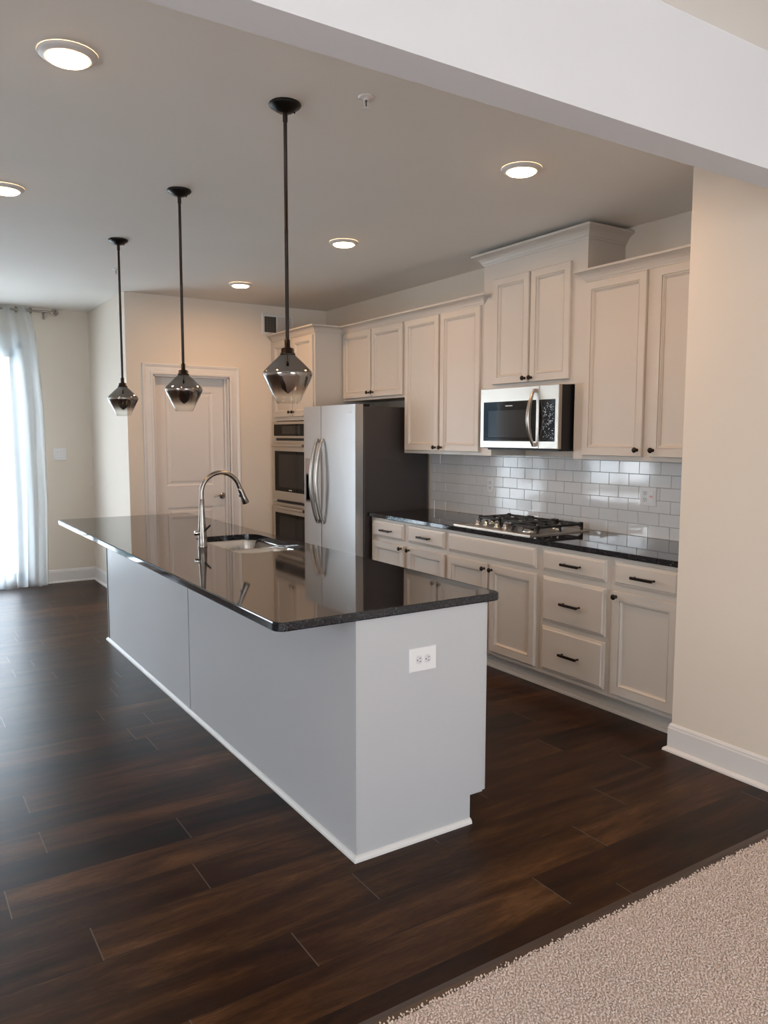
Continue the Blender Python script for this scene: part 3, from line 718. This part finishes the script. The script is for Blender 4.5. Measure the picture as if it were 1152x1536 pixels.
# ------------------------------------------------------------------ cooktop
ck = thing('gas_cooktop', 'stainless gas cooktop with black iron grates set in the wall countertop', 'cooktop', (-.32, 3.84, .914))
CX0, CX1, CY0, CY1 = -.590, -.070, 3.462, 4.214
ctm = mat('cooktop_steel', (.56, .49, .42), .30, 1.0)
b = MB().rings(CY0, CY1, -CX1, -CX0, [(0, .0008), (0, .006), (.004, .009), (.012, .009), (.018, .006), (.03, .006)], lambda a, b_, d: (-b_, a, .914+d)); b.build('steel_tray', ctm, ck)
for (ky, kx) in ((4.105, -.462), (4.043, -.442), (3.912, -.462), (3.852, -.442)):
    b = MB().lathe([(.022, 0), (.023, .003), (.017, .006), (.015, .022), (.013, .026), (0, .027)], (kx, ky, .920), 'z', 20).box(kx-.016, kx+.016, ky-.004, ky+.004, .944, .956, .002)
    b.build('knob', 'chrome', ck)
for (bx, by, r) in ((-.20, 4.04, .040), (-.33, 4.10, .026), (-.25, 3.84, .055), (-.20, 3.62, .036), (-.44, 3.62, .045)):
    q = MB().lathe([(r*1.15, 0), (r*1.15, .008), (r*.9, .012), (r*.85, .018), (0, .018)], (bx, by, .920), 'z', 24).build('burner', 'chrome', ck)
    MB().lathe([(r*.8, .018), (r*.82, .024), (r*.7, .027), (0, .027)], (bx, by, .920), 'z', 24).build('burner_cap', 'iron', q)
def grate(y0, y1, x0, x1):
    b = MB(); z1, z0 = .966, .951; w_ = .014
    def bar(xa, xb, ya, yb): b.box(xa, xb, ya, yb, z0, z1, .0025)
    bar(x0, x0+w_, y0, y1); bar(x1-w_, x1, y0, y1); bar(x0, x1, y0, y0+w_); bar(x0, x1, y1-w_, y1)
    xm, ym = (x0+x1)/2, (y0+y1)/2
    bar(xm-w_/2, xm+w_/2, y0, y1)
    for xx in ((x0+xm)/2, (x1+xm)/2):
        bar(xx-w_/2, xx+w_/2, y0, y0+(y1-y0)*.36); bar(xx-w_/2, xx+w_/2, y1-(y1-y0)*.36, y1)
        bar(xx-.055, xx-.020, ym-w_/2, ym+w_/2); bar(xx+.020, xx+.055, ym-w_/2, ym+w_/2)
    bar(xm-.03, xm+.03, ym-w_/2, ym+w_/2)
    for xx in (x0, x1-w_, xm-w_/2):
        for yy in (y0, y1-w_): b.box(xx, xx+w_, yy, yy+w_, .921, z0+.002, .002)
    for xx, yy in ((x0, y0), (x0, y1-.022), (x1-.022, y0), (x1-.022, y1-.022)): b.box(xx, xx+.022, yy, yy+.022, z0-.01, z1+.006, .003)
    b.build('grate', 'iron', ck)
grate(3.970, 4.195, -.385, -.100); grate(3.735, 3.962, -.385, -.100); grate(3.488, 3.727, -.505, -.100)

# ------------------------------------------------------------------ island
IX0, IX1, IY0, IY1 = -2.520, -1.916, 2.292, 5.905
isl = thing('kitchen_island', 'long pale grey kitchen island base with plain side panels', 'island', (-2.22, 4.1, 0))
def notch(y0, y1, x0, x1):
    # end panel with toe-kick notch on the kitchen side
    prof = [(x0, 0), (x1-.082, 0), (x1-.082, .112), (x1-.020, .112), (x1-.020, .8815), (x0, .8815)]
    n = len(prof); vs = [(x, y0, z) for x, z in prof]+[(x, y1, z) for x, z in prof]
    return MB().add(vs, [(k, (k+1) % n, n+(k+1) % n, n+k) for k in range(n)]+[list(range(n))[::-1], list(range(n, 2*n))])
notch(IY0, IY0+.018, IX0, IX1).build('end_panel', 'island', isl)
notch(IY1-.018, IY1, IX0, IX1).build('end_panel', 'island', isl)
MB().box(IX0+.02, IX1-.024, IY0+.019, IY1-.019, .112, .66).box(IX0+.02, IX1-.085, IY0+.019, IY1-.019, 0, .112).build('body', 'seam', isl)
for (a, b_) in ((IY0+.0185, 4.073), (4.085, IY1-.0185)):
    MB().box(IX0, IX0+.018, a, b_, 0, .8815, .0012).build('side_panel', 'island', isl)
MB().box(IX0-.0015, IX0+.004, IY1-.040, IY1-.016, 0.02, .8815).build('corner_gap_shade', 'seam', isl)  # raised dark strip; its colour stands in for the shade of a gap
MB().box(IX0-.002, IX0, IY0-.001, IY0+.020, .018, .8815, .0006).build('corner_bead', 'island', isl)
SH2 = [(0, 0), (.016, 0), (.015, .008), (.010, .016), (.004, .020), (0, .020)]
MB().sweep(SH2, [(IX1-.082, IY0), (IX0, IY0), (IX0, IY1), (IX1-.082, IY1)], -1 if False else 1).build('shoe_moulding', 'trim', isl)
# kitchen-side doors
mpI = lambda a, b_, d: (IX1-.020+d, a, b_)
MB().box(IX1-.023, IX1-.0205, IY0+.018, IY1-.018, .112, .8815).build('face_frame', 'island', isl)
edges = [IY0+.002, 2.86, 3.45, 4.00, 4.56, 5.2, IY1-.004]
for a, b_ in zip(edges[:-1], edges[1:]):
    MB().rings(a+.002, b_-.003, .1155, .876, [(0, 0), (0, .016), (.003, .020), (.05, .020), (.062, .012), (.069, .009)], mpI).build('door', 'island', isl)

def rrect(x0, x1, y0, y1, r, n=6):
    out = []
    for cx, cy, a0 in ((x1-r, y1-r, 0), (x0+r, y1-r, PI/2), (x0+r, y0+r, PI), (x1-r, y0+r, 1.5*PI)):
        out += [(cx+r*math.cos(a0+PI/2*k/n), cy+r*math.sin(a0+PI/2*k/n)) for k in range(n+1)]
    return out
SX0, SX1, SY0, SY1 = -2.345, -1.945, 3.74, 4.50
hole = rrect(SX0, SX1, SY0, SY1, .085)
slab('island_countertop', -2.830, -1.860, 2.276, 5.996, .882, .914, 'glossy dark granite countertop covering the island', hole=hole, corner=.035, rad=.005)
# sink: double bowl, undermount
sk = thing('kitchen_sink', 'stainless double-bowl undermount sink in the island countertop', 'sink', (-2.15, 4.12, .69))
def bowl(x0, x1, y0, y1, zt, zb, name):
    b = MB(); rgs = [(0, zt, .07), (.004, zt-.012, .07), (.010, (zt+zb)/2, .07), (.018, zb+.03, .07), (.035, zb+.006, .06), (.06, zb, .05)]
    pts = [rrect(x0+i, x1-i, y0+i, y1-i, r) for i, z, r in rgs]; n = len(pts[0]); vs = []
    for P, (i, z, r) in zip(pts, rgs): vs += [(x, y, z) for x, y in P]
    fs = [(i*n+k, i*n+(k+1) % n, (i+1)*n+(k+1) % n, (i+1)*n+k) for i in range(len(rgs)-1) for k in range(n)]
    b.add(vs, fs, 0, True); b.add(vs[-n:], [list(range(n))])
    # flange
    o = rrect(x0-.012, x1+.012, y0-.012, y1+.012, .075)
    b.add([(x, y, zt) for x, y in o]+[(x, y, zt) for x, y in pts[0]], [(k, (k+1) % n, n+(k+1) % n, n+k) for k in range(n)])
    q = b.build(name, 'sinksteel', sk)
    MB().lathe([(.042, .0005), (.040, .002), (.030, .001), (0, .001)], ((x0+x1)/2, (y0+y1)/2, zb), 'z', 24).build('drain', 'chrome', q)
bowl(SX0-.004, SX1+.004, SY0-.004, 4.085, .8806, .70, 'bowl'); bowl(SX0-.004, SX1+.004, 4.115, SY1+.004, .8806, .70, 'bowl')
# faucet
fc = thing('kitchen_faucet', 'brushed nickel gooseneck faucet standing beside the island sink', 'faucet', (-2.420, 4.11, .914))
fx, fy = -2.420, 4.11
MB().lathe([(.027, 0), (.027, .004), (.025, .008), (.0245, .05), (.0225, .09), (.0185, .14), (.0150, .20), (.0135, .26), (.0125, .262)], (fx, fy, .9145), 'z', 28).build('base', 'faucet', fc)
pts = [(fx, fy, 1.17), (fx, fy, 1.205)]
R0 = .112
for k in range(1, 19):
    a = PI-(PI*0.90)*k/18; pts.append((fx+R0+R0*math.cos(a), fy, 1.208+R0*math.sin(a)))
e = Vector(pts[-1]); dv = (Vector(pts[-1])-Vector(pts[-2])).normalized(); pts.append(tuple(e+dv*.012))
MB().tube(pts, .0125, 16).build('spout', 'faucet', fc)
e = Vector(pts[-1]); q = [tuple(e+dv*s_) for s_ in (0, .004, .02, .06, .092, .096)]
hd = MB().tube(q, [.0125, .0150, .0155, .0175, .0205, .0185], 18).build('spray_head', 'faucet', fc)
bx = e+dv*.045; 
MB().box(bx.x-.023, bx.x-.015, fy-.006, fy+.006, bx.z-.010, bx.z+.002, .002).box(bx.x-.021, bx.x-.013, fy-.006, fy+.006, bx.z+.010, bx.z+.022, .002).build('spray_button', 'black', hd)
hb = MB().lathe([(.013, -.018), (.014, -.040), (.012, -.044), (0, -.045)], (fx, fy-.0, .992), 'x', 18).build('handle_hub', 'chrome', fc)
MB().tube([(fx+.005, fy-.018, 1.000), (fx+.022, fy-.030, 1.022), (fx+.034, fy-.036, 1.034)], [.006, .006, .005], 8).build('lever', 'black', fc)

# ------------------------------------------------------------------ pendants
def pendant(x, y, label):
    t = thing('pendant_light', label, 'pendant light', (x, y, 1.65), 'pendant lights over the island')
    MB().lathe([(.060, H-.0005), (.062, H-.006), (.058, H-.012), (.030, H-.030), (.012, H-.033), (.009, H-.034)], (x, y, 0), 'z', 36).tube([(x+.030, y-.02, H-.030), (x+.030, y-.02, H-.036)], .003, 8).build('canopy', 'black', t)
    MB().lathe([(.0095, H-.034), (.0095, H-.066), (.0072, H-.068), (.0072, 2.32), (.0076, 2.318), (.0076, 2.30), (.0072, 2.298), (.0072, 1.885)], (x, y, 0), 'z', 16).build('rod', 'bronze', t)
    MB().lathe([(.008, 1.900), (.0115, 1.898), (.0115, 1.868), (.024, 1.864), (.026, 1.848), (.030, 1.846), (.031, 1.838), (.028, 1.836), (0, 1.836)], (x, y, 0), 'z', 28).build('socket_cap', 'bronze', t)
    o = (x, y, 1.65)
    prof = [(.0295, 1.8385), (.052, 1.818), (.078, 1.792), (.0935, 1.776), (.0975, 1.768), (.0970, 1.760), (.0935, 1.750), (.078, 1.718), (.062, 1.686), (.0440, 1.650), (.0415, 1.650), (.0595, 1.686), (.0755, 1.718), (.0910, 1.750), (.0935, 1.762), (.0905, 1.773), (.076, 1.788), (.050, 1.814), (.0285, 1.8345)]
    MB().lathe([(r, z) for r, z in prof], (x, y, 0), 'z', 64, cap=False).build('glass_shade', 'shade', t, origin=o)
    MB().lathe([(.013, 1.837), (.014, 1.80), (.012, 1.795), (0, 1.794)], (x, y, 0), 'z', 20).build('lamp_holder', 'black', t)
    bl = MB().lathe([(.011, 1.797), (.013, 1.785), (.022, 1.765), (.029, 1.745), (.030, 1.728), (.025, 1.710), (.014, 1.699), (.004, 1.692), (0, 1.688)], (x, y, 0), 'z', 28, cap=False).build('bulb', 'bulbglass', t)
    b = MB()
    for k in range(6):
        a = k*PI/3; b.tube([(x+.004*math.cos(a), y+.004*math.sin(a), 1.775), (x+.013*math.cos(a), y+.013*math.sin(a), 1.73), (x+.006*math.cos(a), y+.006*math.sin(a), 1.712)], .0009, 6)
    b.tube([(x, y, 1.79), (x, y, 1.712)], .0025, 8); b.build('filament', 'filament', bl)
    return t
p1 = pendant(-2.524, 2.807, 'pendant light nearest the viewer, its smoked glass shade before the oven cabinet')
for (y, lab) in ((4.055, 'middle pendant light, its smoked glass shade hanging before the white panelled door'), (5.275, 'farthest pendant light, leftmost of the three, by the wall corner')):
    c = copy_tree(p1, None, (0, y-2.807, 0)); c['label'] = lab

# ------------------------------------------------------------------ ceiling fixtures
def downlight(x, y, label):
    t = thing('ceiling_light', label, 'ceiling light', (x, y, H), 'flush disc ceiling lights')
    MB().lathe([(.094, H-.0005), (.096, H-.004), (.090, H-.010), (.076, H-.017), (.069, H-.018), (.068, H-.012)], (x, y, 0), 'z', 48, cap=False).build('trim_ring', 'trim', t)
    MB().lathe([(.069, H-.013), (.0685, H-.018), (.062, H-.0235), (.04, H-.0275), (0, H-.0285)], (x, y, 0), 'z', 40, cap=False).build('diffuser', 'lens', t)
    l = bpy.data.lights.new('lamp_beam', 'AREA'); l.shape = 'DISK'; l.size = .125; l.energy = LAMP_POWER; l.color = (1.0, .57, .27); l.spread = math.radians(176)
    o = bpy.data.objects.new('lamp_beam', l); COL.objects.link(o); o.parent = t; o.location = (0, 0, -.031)
    return t
d1 = downlight(-3.297, 2.845, 'largest lit disc light, upper left of the ceiling')
for x, y, lab in ((-3.283, 4.505, 'lit disc light cut off by the left edge of the photo'), (-1.275, 2.850, 'lit disc light above the near end of the cabinets, upper right of the nearest pendant'),
                  (-1.275, 4.528, 'lit disc light just right of the nearest pendant rod'), (-1.289, 6.228, 'smallest lit disc light, near the wall with the panelled door')):
    c = copy_tree(d1, None, (x+3.297, y-2.845, 0)); c['label'] = lab
def sprinkler(x, y, label):
    t = thing('fire_sprinkler', label, 'sprinkler', (x, y, H), 'ceiling fire sprinklers')
    MB().lathe([(.030, H-.0005), (.032, H-.003), (.024, H-.007), (.010, H-.008), (.010, H-.016)], (x, y, 0), 'z', 28, cap=False).build('escutcheon', 'trim', t)
    b = MB().tube([(x-.007, y, H-.012), (x-.010, y, H-.025), (x-.004, y, H-.040)], .002, 8).tube([(x+.007, y, H-.012), (x+.010, y, H-.025), (x+.004, y, H-.040)], .002, 8)
    b.lathe([(0, H-.040), (.013, H-.040), (.013, H-.042), (0, H-.042)], (x, y, 0), 'z', 20); b.build('frame', 'plastic', t)
    MB().tube([(x, y, H-.012), (x, y, H-.038)], .0022, 8).build('glass_bulb', 'slot', t)
    return t
s1 = sprinkler(-2.298, 2.585, 'white fire sprinkler right of the nearest pendant canopy')
c = copy_tree(s1, None, (-.014, 3.60, 0)); c['label'] = 'small fire sprinkler beside the farthest pendant rod'

# ------------------------------------------------------------------ outlets, switch, vent
def duplex(b, bs_, c, mp, horiz=False):
    for s_ in (-1, 1):
        a, z = (c[0]+s_*.0195, c[1]) if horiz else (c[0], c[1]+s_*.0195)
        # receptacle face ring
        n = 20; prof = []
        vs = []
        for rr_, dd_ in ((.0168, .0056), (.0155, .0072)):
            for k in range(n):
                t_ = 2*PI*k/n; u_, v_ = math.cos(t_)*rr_, math.sin(t_)*rr_
                if horiz: u_ = max(-.0135, min(.0135, u_))
                else: v_ = max(-.0135, min(.0135, v_))
                vs.append(mp(a+u_, z+v_, dd_))
        bs_['face'].add(vs, [(k, (k+1) % n, n+(k+1) % n, n+k) for k in range(n)]+[list(range(n, 2*n))])
        def sl(u0, v0, hu, hv):
            if horiz: u0, v0, hu, hv = v0, u0, hv, hu
            bs_['slot'].add([mp(a+u0+i*hu, z+v0+j*hv, d_) for d_ in (.007, .0078) for i, j in ((-1, -1), (1, -1), (1, 1), (-1, 1))], [(0, 1, 2, 3), (4, 5, 6, 7), (0, 1, 5, 4), (1, 2, 6, 5), (2, 3, 7, 6), (3, 0, 4, 7)])
        sl(-.006, .004, .0011, .004); sl(.006, .004, .0011, .004); sl(0, -.008, .0022, .0022)
def outlet(name, label, cat, c, w_, h_, mp, kind):
    t = thing(name, label, cat, mp(c[0], c[1], 0))
    MB().rings(c[0]-w_/2, c[0]+w_/2, c[1]-h_/2, c[1]+h_/2, [(0, 0), (0, .003), (.003, .0055), (.006, .006)], mp).build('cover_plate', 'plastic', t)
    D = {'face': MB(), 'slot': MB()}
    if kind == 'h': duplex(None, D, c, mp, True)
    if kind == 'v': duplex(None, D, c, mp)
    if kind == '2':
        duplex(None, D, (c[0]+.023, c[1]), mp)
        MB().rings(c[0]-.023-.017, c[0]-.023+.017, c[1]-.034, c[1]+.034, [(0, .005), (0, .0075), (.002, .008)], mp).build('switch', 'plastic', t)
        MB().rings(c[0]-.023-.010, c[0]-.023+.010, c[1]-.006, c[1]+.007, [(0, .0078), (0, .0095), (.002, .010)], mp).build('reset_button', mat('pale_red_button', (.75, .38, .33), .4), t)
    if kind == 's':
        for s_ in (-1, 1): MB().rings(c[0]+s_*.023-.017, c[0]+s_*.023+.017, c[1]-.034, c[1]+.034, [(0, .005), (0, .007), (.002, .010), (.012, .007)], mp).build('rocker_switch', 'plastic', t)
    if D['face'].v: D['face'].build('receptacle', mat('receptacle_white', (.68, .67, .68), .35), t); D['slot'].build('slots', 'slot', t)
    return t
outlet('wall_outlet', 'white double outlet mounted sideways on the end of the island', 'outlet', (-2.2335, .700), .122, .090, lambda a, b_, d: (a, IY0-d, b_), 'h')
outlet('wall_outlet', 'white outlet on the backsplash tiles below the left corner of the microwave', 'outlet', (4.510, 1.152), .072, .118, lambda a, b_, d: (-.009-d, a, b_), 'v')
outlet('wall_outlet', 'white two-gang outlet with pinkish button on the tiles at the right', 'outlet', (3.060, 1.162), .118, .114, lambda a, b_, d: (-.009-d, a, b_), '2')
outlet('light_switch', 'white double light switch plate on the wall beside the curtain', 'light switch', (-2.333, 1.328), .120, .120, lambda a, b_, d: (a, YF-d, b_), 's')
v = thing('air_vent', 'white wall vent with dark opening above the oven cabinet', 'vent', (-.54, YB, 2.6))
b = MB().rings(-.713, -.368, 2.497, 2.706, [(0, 0), (0, .004), (.008, .008), (.028, .008), (.030, .002)], mpY(YB)); b.build('frame', 'trim', v)
MB().box(-.682, -.560, YB-.0045, YB-.002, 2.527, 2.676).build('opening', 'vent_shade', v)  # solid dark plate, coloured as the shade inside the vent; no hole behind
b = MB()
for k in range(9): b.box(-.682, -.560, YB-.0075, YB-.005, 2.535+k*.016, 2.539+k*.016)
for xx in (-.652, -.622, -.592): b.box(xx, xx+.003, YB-.0078, YB-.005, 2.527, 2.676)
b.build('slats', mat('vent_slats', (.16, .14, .12), .6), v)
b = MB()
for k in range(22): b.box(-.552+k*.0072, -.552+k*.0072+.003, YB-.0078, YB-.004, 2.527, 2.676)
b.box(-.560, -.552, YB-.008, YB-.003, 2.527, 2.676); b.build('louvres', 'trim', v)
